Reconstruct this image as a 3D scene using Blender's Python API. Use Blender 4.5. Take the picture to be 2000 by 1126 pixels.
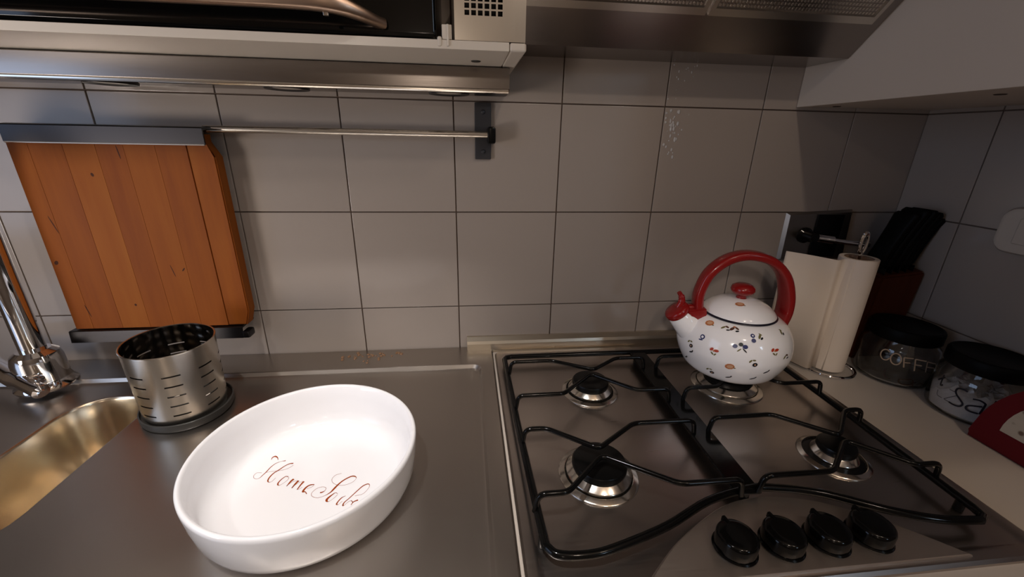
import bpy, bmesh, math, random
from mathutils import Vector, Matrix

# ------------------------------------------------------------------ clear
for o in list(bpy.data.objects):
    bpy.data.objects.remove(o, do_unlink=True)
SC = bpy.context.scene
COL = SC.collection
PI = math.pi
random.seed(7)

# ------------------------------------------------------------------ camera
# world: x along the tiled wall (corner of the two walls at x=0), y=0 is the wall,
# negative y comes into the room, z=0 is the worktop
cam_d = bpy.data.cameras.new('camera')
cam = bpy.data.objects.new('camera', cam_d)
COL.objects.link(cam)
YAW, PIT, ROLL = math.radians(6.488), math.radians(-20.0193), math.radians(1.1217)
_f = Vector((math.sin(YAW)*math.cos(PIT), math.cos(YAW)*math.cos(PIT), math.sin(PIT)))
_r = Vector((math.cos(YAW), -math.sin(YAW), 0))
_u = _r.cross(_f)
_R = _r*math.cos(ROLL) + _u*math.sin(ROLL)
_U = -_r*math.sin(ROLL) + _u*math.cos(ROLL)
m = Matrix((( _R.x, _U.x, -_f.x, -0.9475), (_R.y, _U.y, -_f.y, -0.8198), (_R.z, _U.z, -_f.z, 0.4422), (0, 0, 0, 1)))
cam.matrix_world = m
cam_d.sensor_width = 36
cam_d.lens = 36*801.03/2000
cam_d.clip_start = 0.02
SC.camera = cam

# ------------------------------------------------------------------ world, exposure, lamps and added fill lights
SC.view_settings.view_transform = 'Standard'
SC.view_settings.look = 'None'
SC.view_settings.gamma = 1
SC.view_settings.exposure = 0
SC.view_settings.use_curve_mapping = False
w = bpy.data.worlds.new('world'); SC.world = w; w.use_nodes = True
w.node_tree.nodes['Background'].inputs[0].default_value = (1.0, 0.82, 0.66, 1)
w.node_tree.nodes['Background'].inputs[1].default_value = 0.03

def spot(loc, aim, energy, angle, blend, radius, col):
    d = bpy.data.lights.new('spot_and_fill', 'SPOT'); d.energy = energy; d.spot_size = math.radians(angle)
    d.spot_blend = blend; d.shadow_soft_size = radius; d.color = col
    o = bpy.data.objects.new('spot_and_fill', d); COL.objects.link(o); o.location = loc
    o.rotation_euler = (Vector(aim)-Vector(loc)).to_track_quat('-Z', 'Y').to_euler()
    return o
def point_light(loc, energy, radius, col):
    d = bpy.data.lights.new('bulb_and_fill', 'POINT'); d.energy = energy; d.shadow_soft_size = radius; d.color = col
    o = bpy.data.objects.new('bulb_and_fill', d); COL.objects.link(o); o.location = loc
    return o
WARM = (1.0, 0.83, 0.68)
WORLD, PANE1, PANE2 = 0.03, 20, 2.2
P = dict(A=84, C=26, H=9, I=12, K=15, L=4, M=6)
w.node_tree.nodes['Background'].inputs[1].default_value = WORLD
spot((-1.25, -0.85, 1.55), (-1.17, -0.42, 0.0), P['A'], 40, 1.0, 0.03, (1.0, 0.95, 0.92))
point_light((-0.60, -1.30, 1.30), P['H'], 0.03, WARM)
spot((-1.75, -0.95, 1.20), (-1.5, -0.22, 0.0), P['I'], 50, 1.0, 0.04, (1.0, 0.93, 0.88))  # added fill aimed at the sink side of the drainer
spot((-2.20, -1.05, 0.11), (-1.40, 0.0, 0.42), P['C'], 62, 1.0, 0.16, (1.0, 0.88, 0.78))  # added low fill for the left tiles and shelf underside, no lamp there
spot((-1.15, -1.25, 0.75), (-0.46, -0.22, 0.08), P['K'], 22, 1.0, 0.03, (1.0, 0.90, 0.82))  # fill spot added to brighten the kettle
point_light((-1.2, -2.6, 0.9), P['L'], 0.03, WARM)  # added fill from the far room for the right wall, below the ceiling
point_light((-0.1, -1.2, 1.4), P['M'], 0.03, WARM)  # added fill to brighten the right-hand worktop

# ------------------------------------------------------------------ materials
def mat(name, col, rough=0.5, metal=0.0, coat=0.0, spec=0.5, trans=0.0, ior=1.45):
    M = bpy.data.materials.new(name); M.use_nodes = True
    b = M.node_tree.nodes['Principled BSDF']
    b.inputs['Base Color'].default_value = (*col, 1)
    b.inputs['Roughness'].default_value = rough
    b.inputs['Metallic'].default_value = metal
    b.inputs['Specular IOR Level'].default_value = spec
    b.inputs['Coat Weight'].default_value = coat
    b.inputs['Coat Roughness'].default_value = 0.06
    b.inputs['Transmission Weight'].default_value = trans
    b.inputs['IOR'].default_value = ior
    return M
def N(M, t, **kw):
    n = M.node_tree.nodes.new(t)
    for k, v in kw.items(): setattr(n, k, v)
    return n
def L(M, a, b): M.node_tree.links.new(a, b)
def B(M): return M.node_tree.nodes['Principled BSDF']
def coords(M, scale=(1, 1, 1)):
    c = N(M, 'ShaderNodeTexCoord'); mp = N(M, 'ShaderNodeMapping'); mp.inputs['Scale'].default_value = scale
    L(M, c.outputs['Object'], mp.inputs[0]); return mp.outputs[0]
def noise(M, vec, scale, detail=3, rough=0.5):
    n = N(M, 'ShaderNodeTexNoise'); n.inputs['Scale'].default_value = scale; n.inputs['Detail'].default_value = detail
    n.inputs['Roughness'].default_value = rough; L(M, vec, n.inputs['Vector']); return n.outputs['Fac']
def ramp(M, fac, stops):
    r = N(M, 'ShaderNodeValToRGB'); e = r.color_ramp.elements
    e[0].position, e[0].color = stops[0][0], (*stops[0][1], 1)
    e[1].position, e[1].color = stops[-1][0], (*stops[-1][1], 1)
    for p_, c_ in stops[1:-1]:
        q = e.new(p_); q.color = (*c_, 1)
    L(M, fac, r.inputs[0]); return r.outputs[0]
def rng(M, fac, lo, hi):
    r = N(M, 'ShaderNodeMapRange'); r.inputs['To Min'].default_value = lo; r.inputs['To Max'].default_value = hi
    L(M, fac, r.inputs['Value']); return r.outputs['Result']
def bump(M, fac, strength, dist=0.001):
    b = N(M, 'ShaderNodeBump'); b.inputs['Strength'].default_value = strength; b.inputs['Distance'].default_value = dist
    L(M, fac, b.inputs['Height']); L(M, b.outputs[0], B(M).inputs['Normal'])
def brushed(name, col, rough, scale=(2, 120, 120), amount=0.08, bmp=0.05):
    M = mat(name, col, rough, 1.0)
    v = coords(M, scale)
    f = noise(M, v, 6, 4)
    L(M, rng(M, f, rough-amount, rough+amount), B(M).inputs['Roughness'])
    bump(M, f, bmp, 0.0004)
    return M

STEEL = brushed('brushed_steel', (0.34, 0.32, 0.30), 0.30, (2, 120, 120), 0.03, 0.01)
def sink_steel():
    M = mat('sink_steel', (0.46, 0.42, 0.38), 0.33, 1.0)
    v = coords(M, (1, 1, 1)); f = noise(M, v, 7, 5)
    v2 = coords(M, (14, 220, 200)); g = noise(M, v2, 3, 3)
    mx = N(M, 'ShaderNodeMath', operation='ADD'); L(M, rng(M, f, 0.26, 0.36), mx.inputs[0]); L(M, rng(M, g, -0.015, 0.02), mx.inputs[1])
    L(M, mx.outputs[0], B(M).inputs['Roughness'])
    bump(M, g, 0.012, 0.0003)
    return M
SINK = sink_steel()
BASIN = mat('basin_steel_brightened', (0.78, 0.68, 0.53), 0.24, 1.0)  # brighter, golder than the drainer: warm reflections put into the base colour
HOBSTEEL = brushed('hob_steel', (0.47, 0.42, 0.385), 0.30, (3, 60, 60), 0.05, 0.03)
PANEL = brushed('panel_steel', (0.62, 0.55, 0.49), 0.42, (3, 60, 60), 0.04, 0.01)
BRIGHT = mat('polished_steel', (0.72, 0.68, 0.62), 0.18, 1.0)
SATIN = brushed('satin_steel', (0.62, 0.58, 0.52), 0.26, (120, 120, 3), 0.02, 0.006)
ALU = brushed('aluminium_trim', (0.66, 0.60, 0.50), 0.34, (2, 100, 100), 0.04, 0.015)
BRONZE = brushed('bronze_steel', (0.46, 0.33, 0.25), 0.34, (3, 100, 100), 0.03, 0.01)
DKSTEEL = brushed('dark_steel', (0.042, 0.040, 0.042), 0.36, (2, 100, 100), 0.03, 0.01)
HOODST = brushed('hood_steel', (0.30, 0.27, 0.25), 0.24, (2, 80, 80), 0.04, 0.02)
CHROME = mat('chrome', (0.80, 0.80, 0.82), 0.06, 1.0)
BLACKEN = mat('black_enamel', (0.003, 0.003, 0.003), 0.13, 0, 0.0, 0.30)
BLACKPL = mat('black_plastic', (0.004, 0.004, 0.004), 0.22, 0, 0, 0.25)
KNIFEBLK = mat('knife_handle_black', (0.002, 0.002, 0.002), 0.5, 0, 0, 0.12)
GREYPL = mat('dark_grey_plastic', (0.03, 0.029, 0.027), 0.4)
INNER = mat('cup_inside_darkened', (0.30, 0.27, 0.24), 0.12, 1.0)  # darker than the cup's outside steel: dark reflections put into the colour
IRON = mat('dark_iron', (0.05, 0.05, 0.055), 0.42, 0.4)
CAP = mat('burner_cap_black', (0.003, 0.003, 0.003), 0.3, 0, 0, 0.3)
GLASSBLK = mat('oven_black_glass', (0.003, 0.003, 0.003), 0.08)
def tile_mat():
    M = mat('glazed_tile', (0.4, 0.36, 0.33), 0.16, 0, 0.0, 0.5)
    oi = N(M, 'ShaderNodeObjectInfo')
    L(M, ramp(M, oi.outputs['Random'], [(0, (0.330, 0.285, 0.252)), (1, (0.360, 0.312, 0.277))]), B(M).inputs['Base Color'])
    geo = N(M, 'ShaderNodeNewGeometry')
    f = noise(M, geo.outputs['Position'], 28, 2)
    bump(M, f, 0.05, 0.004)
    return M
TILE = tile_mat()
GROUT = mat('grout', (0.15, 0.105, 0.08), 0.85)
PLASTER = mat('plaster', (0.50, 0.42, 0.34), 0.8)
FLOORM = mat('floor_tile', (0.25, 0.18, 0.13), 0.4)
LAMINATE = mat('white_laminate', (0.56, 0.50, 0.44), 0.42)
CABWHITE = mat('white_cabinet', (0.56, 0.49, 0.42), 0.5)
SHELFWH = mat('white_shelf', (0.67, 0.61, 0.53), 0.45, 0, 0, 0.3)
CERAMIC = mat('white_ceramic', (0.86, 0.85, 0.86), 0.10, 0, 0.3)
SCRIPT = mat('red_brown_script', (0.27, 0.045, 0.004), 0.5, 0, 0, 0.1)
KNOT = mat('wood_knot', (0.05, 0.012, 0.004), 0.6, 0, 0, 0.2)
ENAMEL = mat('white_enamel', (0.90, 0.89, 0.90), 0.13, 0, 0.3)
RED = mat('red_plastic', (0.24, 0.008, 0.008), 0.22, 0, 0.2)
REDMATT = mat('red_matt', (0.12, 0.003, 0.007), 0.6, 0, 0, 0.3)
def paper_mat():
    M = mat('paper', (0.80, 0.70, 0.60), 0.9, 0, 0, 0.2)
    bump(M, noise(M, coords(M, (1, 1, 1)), 240, 2), 0.25, 0.0006); return M
PAPER = paper_mat()
CARD = mat('cardboard', (0.32, 0.20, 0.13), 0.9)
def wood(name, c0, c1, c2, zs=2.2):
    M = mat(name, c1, 0.62, spec=0.22)
    oi = N(M, 'ShaderNodeObjectInfo')
    geo = N(M, 'ShaderNodeTexCoord')
    ad = N(M, 'ShaderNodeVectorMath', operation='ADD')
    sc = N(M, 'ShaderNodeVectorMath', operation='SCALE'); sc.inputs['Scale'].default_value = 9.0
    cb = N(M, 'ShaderNodeCombineXYZ'); 
    for i in range(3): L(M, oi.outputs['Random'], cb.inputs[i])
    L(M, cb.outputs[0], sc.inputs[0]); L(M, geo.outputs['Object'], ad.inputs[0]); L(M, sc.outputs[0], ad.inputs[1])
    mp = N(M, 'ShaderNodeMapping'); mp.inputs['Scale'].default_value = (26, 26, zs); L(M, ad.outputs[0], mp.inputs[0])
    f = noise(M, mp.outputs[0], 1.6, 6, 0.6)
    mx = N(M, 'ShaderNodeMath', operation='MULTIPLY_ADD'); L(M, oi.outputs['Random'], mx.inputs[0]); mx.inputs[1].default_value = 0.26
    L(M, rng(M, f, -0.02, 0.76), mx.inputs[2])
    L(M, ramp(M, mx.outputs[0], [(0.12, c0), (0.5, c1), (0.85, c2)]), B(M).inputs['Base Color'])
    bump(M, f, 0.08, 0.0006)
    return M
BOARD = wood('beech_board', (0.17, 0.036, 0.004), (0.25, 0.066, 0.006), (0.31, 0.098, 0.012))
BLOCKW = wood('dark_block_wood', (0.05, 0.010, 0.003), (0.075, 0.016, 0.005), (0.10, 0.024, 0.007))
def glass_mat():
    M = mat('clear_glass', (0.93, 0.94, 0.94), 0.02, 0, 0, 0.5, 1.0, 1.45); return M
GLASS = glass_mat()
def salt_mat():
    M = mat('salt', (0.72, 0.68, 0.66), 0.9); bump(M, noise(M, coords(M), 120, 3), 0.6, 0.003); return M
SALT = salt_mat()
INK = mat('black_ink', (0.005, 0.005, 0.012), 0.4)
INKTHIN = mat('faded_ink', (0.10, 0.09, 0.09), 0.5)
GOLDINK = mat('cream_print', (0.42, 0.31, 0.21), 0.5)
BROWNINK = mat('brown_print', (0.03, 0.015, 0.008), 0.5)
CREAM = None
def cream_mat():
    M = mat('cream_floral', (0.5, 0.43, 0.33), 0.6)
    v = N(M, 'ShaderNodeTexVoronoi'); v.inputs['Scale'].default_value = 75; L(M, coords(M), v.inputs['Vector'])
    L(M, ramp(M, v.outputs['Distance'], [(0.18, (0.16, 0.10, 0.07)), (0.34, (0.50, 0.43, 0.33)), (1, (0.54, 0.46, 0.36))]), B(M).inputs['Base Color'])
    return M
CREAM = cream_mat()
WHITEPL = mat('white_plastic', (0.55, 0.49, 0.42), 0.35)
M_OR = mat('print_orange', (0.50, 0.17, 0.06), 0.3); M_PK = mat('print_peach', (0.62, 0.36, 0.22), 0.3)
M_RD = mat('print_red', (0.45, 0.05, 0.02), 0.3); M_BL = mat('print_blue', (0.02, 0.03, 0.13), 0.3)
M_OL = mat('print_olive', (0.16, 0.14, 0.05), 0.3); M_BR = mat('print_brown', (0.10, 0.045, 0.03), 0.3)
M_BK = mat('print_black', (0.010, 0.011, 0.015), 0.3)
NAVY = mat('navy_rim', (0.01, 0.01, 0.02), 0.25)
def emit(name, col, s):
    M = bpy.data.materials.new(name); M.use_nodes = True; nt = M.node_tree; nt.nodes.clear()
    e = nt.nodes.new('ShaderNodeEmission'); e.inputs[0].default_value = (*col, 1); e.inputs[1].default_value = s
    o = nt.nodes.new('ShaderNodeOutputMaterial'); nt.links.new(e.outputs[0], o.inputs[0]); return M
DAYPANE = emit('daylit_pane', (0.62, 0.80, 1.0), PANE1)
DAYPANE2 = emit('daylit_pane_left', (0.55, 0.70, 1.0), PANE2)

# ------------------------------------------------------------------ mesh helpers
def world_loc(o):
    v = Vector(o.location); q = o.parent
    while q is not None: v += Vector(q.location); q = q.parent
    return v
def obj(name, bm, ms, parent=None, smooth=35, loc=None, normals=True):
    """one mesh object; geometry given in world space, stored relative to its own origin"""
    if normals: bmesh.ops.recalc_face_normals(bm, faces=bm.faces[:])
    base = world_loc(parent) if parent is not None else Vector((0, 0, 0))
    org = Vector(loc) if loc is not None else base
    if org.length > 0: bmesh.ops.translate(bm, vec=-org, verts=bm.verts[:])
    if smooth:
        th = math.radians(smooth)
        for f in bm.faces: f.smooth = True
        for e in bm.edges:
            if len(e.link_faces) == 2:
                e.smooth = e.calc_face_angle(0) < th
    me = bpy.data.meshes.new(name); bm.to_mesh(me); bm.free()
    for m_ in (ms if isinstance(ms, (list, tuple)) else [ms]): me.materials.append(m_)
    o = bpy.data.objects.new(name, me); COL.objects.link(o)
    if smooth and len(me.polygons) < 400:
        wn = o.modifiers.new('weighted_normal', 'WEIGHTED_NORMAL'); wn.keep_sharp = True; wn.weight = 80
    if parent is not None:
        o.parent = parent; o.location = org-base
    else: o.location = org
    return o
def tag(o, label=None, cat=None, group=None, kind=None):
    if label: o['label'] = label
    if cat: o['category'] = cat
    if group: o['group'] = group
    if kind: o['kind'] = kind
    return o
def thing(name, loc, label, cat, group=None):
    o = bpy.data.objects.new(name, None); COL.objects.link(o); o.location = loc; o.empty_display_size = 0.02
    return tag(o, label, cat, group)
def nb(): return bmesh.new()
def box(bm, x0, x1, y0, y1, z0, z1, bev=0.0, seg=2, mi=0, M=None):
    r = bmesh.ops.create_cube(bm, size=1)
    vs = r['verts']
    for v in vs:
        v.co = Vector(((x0+x1)/2+v.co.x*(x1-x0), (y0+y1)/2+v.co.y*(y1-y0), (z0+z1)/2+v.co.z*(z1-z0)))
    if bev > 0:
        es = list({e for v in vs for e in v.link_edges})
        r2 = bmesh.ops.bevel(bm, geom=es, offset=bev, segments=seg, profile=0.5, affect='EDGES')
        vs = list({v for f in r2['faces'] for v in f.verts} | {v for v in vs if v.is_valid})
    if M is not None:
        for v in vs: v.co = M @ v.co
    for f in {f for v in vs for f in v.link_faces}: f.material_index = mi
    return vs
def lathe(bm, prof, c=(0, 0, 0), n=48, mi=0, M=None, sx=1.0, sy=1.0, rot=0.0):
    """revolve (r,z) profile about z at c"""
    rings = []
    cr, sr = math.cos(rot), math.sin(rot)
    def tr(x, y, z):
        x *= sx; y *= sy
        v = Vector((c[0]+x*cr-y*sr, c[1]+x*sr+y*cr, c[2]+z))
        return M @ v if M is not None else v
    for r, z in prof:
        if r < 1e-6: rings.append([bm.verts.new(tr(0, 0, z))])
        else: rings.append([bm.verts.new(tr(r*math.cos(2*PI*k/n), r*math.sin(2*PI*k/n), z)) for k in range(n)])
    for a, b in zip(rings, rings[1:]):
        if len(a) == 1 and len(b) == 1: continue
        for k in range(n):
            k2 = (k+1) % n
            if len(a) == 1: f = bm.faces.new((a[0], b[k], b[k2]))
            elif len(b) == 1: f = bm.faces.new((a[k], b[0], a[k2]))
            else: f = bm.faces.new((a[k], b[k], b[k2], a[k2]))
            f.material_index = mi
def smooth_path(pts, sub=6, closed=False):
    P = [Vector(p_) for p_ in pts]; n = len(P); out = []
    rngi = range(n if closed else n-1)
    for i in rngi:
        p0 = P[(i-1) % n] if closed or i > 0 else P[i]*2-P[i+1]
        p1 = P[i]; p2 = P[(i+1) % n]
        p3 = P[(i+2) % n] if closed or i+2 < n else P[i+1]*2-P[i]
        for k in range(sub):
            t = k/sub
            out.append(0.5*((2*p1)+(-p0+p2)*t+(2*p0-5*p1+4*p2-p3)*t*t+(-p0+3*p1-3*p2+p3)*t**3))
    if not closed: out.append(P[-1])
    return out
def fillet(pts, r, n=5):
    P = [Vector(p_) for p_ in pts]; out = [P[0]]
    for a, b, c in zip(P, P[1:], P[2:]):
        d1 = (a-b); d2 = (c-b); q = min(r, d1.length*0.48, d2.length*0.48)
        s, e = b+d1.normalized()*q, b+d2.normalized()*q
        for k in range(n+1):
            t = k/n; out.append(s*(1-t)**2+b*2*t*(1-t)+e*t*t)
    out.append(P[-1]); return out
def tube(bm, path, r, n=10, closed=False, caps=True, mi=0, flat=1.0):
    P = [Vector(p_) for p_ in path]; m_ = len(P)
    T = []
    for i in range(m_):
        a = P[i-1] if i > 0 or closed else P[0]; b = P[(i+1) % m_] if i < m_-1 or closed else P[-1]
        T.append((b-a).normalized())
    up = Vector((0, 0, 1)) if abs(T[0].z) < 0.9 else Vector((1, 0, 0))
    nn = (up-T[0]*up.dot(T[0])).normalized(); rings = []
    for i in range(m_):
        nn = (nn-T[i]*nn.dot(T[i])).normalized(); bb = T[i].cross(nn)
        rr = r[i] if isinstance(r, (list, tuple)) else r
        rings.append([bm.verts.new(P[i]+nn*math.cos(2*PI*k/n)*rr*flat+bb*math.sin(2*PI*k/n)*rr) for k in range(n)])
    pairs = list(zip(rings, rings[1:])) + ([(rings[-1], rings[0])] if closed else [])
    for a, b in pairs:
        for k in range(n):
            f = bm.faces.new((a[k], a[(k+1) % n], b[(k+1) % n], b[k])); f.material_index = mi
    if caps and not closed:
        for q in (rings[0], rings[-1]):
            f = bm.faces.new(q); f.material_index = mi
def rrect(x0, x1, y0, y1, r, z, n=6):
    out = []
    for cx, cy, a0 in ((x1-r, y1-r, 0), (x0+r, y1-r, 90), (x0+r, y0+r, 180), (x1-r, y0+r, 270)):
        for k in range(n+1):
            a = math.radians(a0+90*k/n); out.append(Vector((cx+r*math.cos(a), cy+r*math.sin(a), z)))
    return out
def loft(bm, loops, cap0=False, cap1=False, closed=True, mi=0):
    R_ = [[bm.verts.new(v) for v in l] for l in loops]
    n = len(R_[0])
    for a, b in zip(R_, R_[1:]):
        for k in range(n if closed else n-1):
            f = bm.faces.new((a[k], a[(k+1) % n], b[(k+1) % n], b[k])); f.material_index = mi
    if cap0: bm.faces.new(R_[0]).material_index = mi
    if cap1: bm.faces.new(R_[-1]).material_index = mi
    return R_
def prism(bm, poly, axis, a, b, mi=0):
    """poly of 2-D points in the plane normal to axis, from a to b along it"""
    def mk(p_, t):
        if axis == 'x': return Vector((t, p_[0], p_[1]))
        if axis == 'y': return Vector((p_[0], t, p_[1]))
        return Vector((p_[0], p_[1], t))
    loft(bm, [[mk(p_, a) for p_ in poly], [mk(p_, b) for p_ in poly]], True, True, True, mi)
def ribbon(bm, pts, mapf, mi=0, sub=5):
    """pts (u,v,width) -> flat brush stroke laid on a surface by mapf(u,v)"""
    P = smooth_path([(a, b, c) for a, b, c in pts], sub)
    prev = None
    for i, q in enumerate(P):
        a = P[max(i-1, 0)]; b = P[min(i+1, len(P)-1)]
        t = Vector((b.x-a.x, b.y-a.y)); t = t.normalized() if t.length > 1e-9 else Vector((1, 0))
        nx, ny = -t.y, t.x; h = max(q.z, 0.0001)/2
        l = bm.verts.new(mapf(q.x+nx*h, q.y+ny*h)); r = bm.verts.new(mapf(q.x-nx*h, q.y-ny*h))
        if prev: bm.faces.new((prev[0], prev[1], r, l)).material_index = mi
        prev = (l, r)
def copy_tree(o, parent=None):
    c = o.copy(); COL.objects.link(c)
    if parent is not None: c.parent = parent
    for ch in list(o.children): copy_tree(ch, c)
    return c

# ------------------------------------------------------------------ the room
T = 0.2
def struct(name, bm, m_, **kw):
    o = obj(name, bm, m_, **kw); o['kind'] = 'structure'; return o
bm = nb(); box(bm, -2.6, 0.0, 0.0, 0.10, -0.9, 1.75); wall_back = struct('wall_back', bm, GROUT, smooth=0)
bm = nb(); box(bm, 0.0, 0.10, -1.25, 0.10, -0.9, 1.75); wall_right = struct('wall_right', bm, GROUT, smooth=0)
bm = nb(); box(bm, -2.7, -2.6, -3.2, 0.10, -0.9, 1.75); struct('wall_left', bm, PLASTER, smooth=0)
bm = nb(); box(bm, -2.7, 2.3, -3.3, -3.2, -0.9, 1.75); struct('wall_front', bm, PLASTER, smooth=0)
bm = nb(); box(bm, 2.2, 2.3, -3.3, -1.15, -0.9, 1.75); struct('wall_side', bm, PLASTER, smooth=0)
bm = nb(); box(bm, 0.10, 2.3, -1.25, -1.15, -0.9, 1.75); struct('wall_return', bm, PLASTER, smooth=0)
bm = nb(); box(bm, -2.7, 2.3, -3.3, 0.1, -1.0, -0.9); struct('floor', bm, FLOORM, smooth=0)
bm = nb(); box(bm, -2.7, 2.3, -3.3, 0.1, 1.75, 1.85); struct('ceiling', bm, PLASTER, smooth=0)
# window far behind the photographer, and one on the left over the sink
def window(name, x0, x1, y0, y1, z0, z1, pane):
    bm = nb(); th = 0.05
    ax = (x1-x0) > (y1-y0)
    if ax:
        for a, b, c, d in ((x0, x1, z1-th, z1), (x0, x1, z0, z0+th), (x0, x0+th, z0+th, z1-th), (x1-th, x1, z0+th, z1-th)):
            box(bm, a, b, y0, y1, c, d, 0.004)
    else:
        for a, b, c, d in ((y0, y1, z1-th, z1), (y0, y1, z0, z0+th), (y0, y0+th, z0+th, z1-th), (y1-th, y1, z0+th, z1-th)):
            box(bm, x0, x1, a, b, c, d, 0.004)
    o = struct(name, bm, CABWHITE)
    bm = nb(); q = 0.3
    if ax: box(bm, x0+th, x1-th, y0+(y1-y0)*q, y1-(y1-y0)*q, z0+th, z1-th)
    else: box(bm, x0+(x1-x0)*q, x1-(x1-x0)*q, y0+th, y1-th, z0+th, z1-th)
    obj('pane', bm, pane, o, smooth=0)
window('window_1', 0.72, 1.08, -3.2, -3.16, 1.10, 1.65, DAYPANE)
window('window_2', -2.6, -2.56, -1.60, -0.65, 0.05, 1.15, DAYPANE2)

# tiles: every tile its own piece, joints recessed
G = 0.0010
_tile_cache = {}
def tile(parent, wd, ht, loc, face):
    key = (round(wd, 4), round(ht, 4), face)
    if key not in _tile_cache:
        bm = nb()
        if face == 'back': box(bm, -wd/2+G, wd/2-G, -0.004, 0.0, -ht/2+G, ht/2-G, 0.0012, 2)
        else: box(bm, -0.004, 0.0, -wd/2+G, wd/2-G, -ht/2+G, ht/2-G, 0.0012, 2)
        bmesh.ops.translate(bm, vec=Vector(loc), verts=bm.verts[:]); o = obj('tile', bm, TILE, parent, loc=Vector(loc)); _tile_cache[key] = o
    else:
        o = _tile_cache[key].copy(); COL.objects.link(o)
    o.parent = parent; o.location = Vector(loc)-world_loc(parent)
ROWS = [(0.0, 0.105), (0.105, 0.305), (0.305, 0.505), (0.505, 0.705)]
xs = [-0.16794+T*i for i in range(-10, 1)] + [0.0]
for a, b in zip(xs, xs[1:]):
    for z0, z1 in ROWS: tile(wall_back, b-a, z1-z0, ((a+b)/2, 0.0, (z0+z1)/2), 'back')
ys = [-0.004, -0.1301] + [-0.1301-T*i for i in range(1, 4)]
for a, b in zip(ys, ys[1:]):
    for z0, z1 in ROWS: tile(wall_right, a-b, z1-z0, (0.0, (a+b)/2, (z0+z1)/2), 'right')

# ------------------------------------------------------------------ worktop, base cabinet
bm = nb(); box(bm, -0.897, -0.0045, -0.60, -0.0045, -0.04, 0.0, 0.003, 2)
tag(obj('worktop', bm, LAMINATE), 'white laminate worktop that runs under the gas hob into the corner', 'worktop')
bm = nb(); box(bm, -2.5, -0.0045, -0.575, -0.0045, -0.80, -0.16)
t = thing('base_cabinet', (-1.25, -0.3, -0.9), 'low white kitchen base cabinets carrying the steel sink top and the worktop', 'cabinet')
obj('carcass', bm, CABWHITE, t, smooth=0)
bm = nb(); box(bm, -2.5, -0.0045, -0.50, -0.02, -0.9, -0.80); obj('plinth', bm, GREYPL, t, smooth=0)
bm = nb()
box(bm, -2.5, -0.0045, -0.575, -0.555, -0.16, -0.04); box(bm, -2.5, -0.0045, -0.02, -0.0045, -0.16, -0.04)
obj('top_rail', bm, CABWHITE, t, smooth=0)
for a, b in ((-2.5, -1.90), (-1.90, -1.30), (-1.30, -0.60), (-0.60, -0.0045)):
    bm = nb(); box(bm, a+0.002, b-0.002, -0.594, -0.575, -0.795, -0.045, 0.002); d = obj('door', bm, CABWHITE, t)
    bm = nb(); tube(bm, [(a+0.2, -0.594, -0.12), (a+0.2, -0.62, -0.12), (b-0.2, -0.62, -0.12), (b-0.2, -0.594, -0.12)], 0.005, 8); obj('handle', bm, SATIN, d)

# ------------------------------------------------------------------ steel sink top
t = thing('sink_top', (-1.7, -0.3, -0.04), 'brushed stainless steel sink top with drainer and narrow side basin', 'sink')
bm = nb()
X0, X1, Y0, Y1 = -2.5, -0.8985, -0.60, -0.0045
outer = [rrect(X0, X1, Y0, Y1, 0.004, -0.04), rrect(X0, X1, Y0, Y1, 0.004, 0.006), rrect(X0+0.002, X1-0.002, Y0+0.002, Y1-0.002, 0.004, 0.008)]
RX0, RX1, RY0, RY1 = -2.44, -0.922, -0.565, -0.078
rl = [rrect(RX0, RX1, RY0, RY1, 0.018, 0.008), rrect(RX0+0.0025, RX1-0.0025, RY0+0.0025, RY1-0.0025, 0.017, 0.0073),
      rrect(RX0+0.0065, RX1-0.0065, RY0+0.0065, RY1-0.0065, 0.015, 0.0012), rrect(RX0+0.010, RX1-0.010, RY0+0.010, RY1-0.010, 0.014, 0.0)]
R_ = loft(bm, outer+rl)
hx0, hx1, hy0, hy1 = -1.628, -1.492, -0.44, -0.128
hl = [rrect(hx0, hx1, hy0, hy1, 0.058, 0.0), rrect(hx0+.003, hx1-.003, hy0+.003, hy1-.003, 0.057, -0.001)]
H_ = loft(bm, hl)
ed = []
for ring in (R_[-1], H_[0]):
    for k in range(len(ring)):
        e = bm.edges.get((ring[k], ring[(k+1) % len(ring)])); ed.append(e)
bmesh.ops.triangle_fill(bm, edges=ed, use_beauty=True)
obj('drainboard', bm, SINK, t, smooth=25)
bm = nb()
bl = [rrect(hx0+.003, hx1-.003, hy0+.003, hy1-.003, 0.057, -0.001), rrect(hx0+.006, hx1-.006, hy0+.006, hy1-.006, 0.055, -0.005), rrect(hx0+.010, hx1-.010, hy0+.010, hy1-.010, 0.052, -0.03),
      rrect(hx0+.016, hx1-.016, hy0+.016, hy1-.016, 0.048, -0.075), rrect(hx0+.022, hx1-.022, hy0+.022, hy1-.022, 0.043, -0.105), rrect(hx0+.034, hx1-.034, hy0+.034, hy1-.034, 0.032, -0.124), rrect(hx0+.046, hx1-.046, hy0+.046, hy1-.046, 0.021, -0.13)]
loft(bm, bl, False, True)
obj('basin', bm, BASIN, t, smooth=80)
bm = nb(); lathe(bm, [(0, -0.1285), (0.014, -0.1285), (0.016, -0.1275), (0.0185, -0.1285), (0.0185, -0.131)], (-1.56, -0.284, 0), 24); obj('drain', bm, CHROME, t)

# aluminium strip behind the hob
bm = nb(); prism(bm, [(-0.0045, -0.0005), (-0.0045, 0.034), (-0.010, 0.034), (-0.020, 0.028), (-0.0225, 0.022), (-0.0225, 0.0065), (-0.018, 0.0062), (-0.018, -0.0005)], 'x', -0.952, -0.02)
struct('trim_1', bm, ALU, smooth=20)

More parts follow.
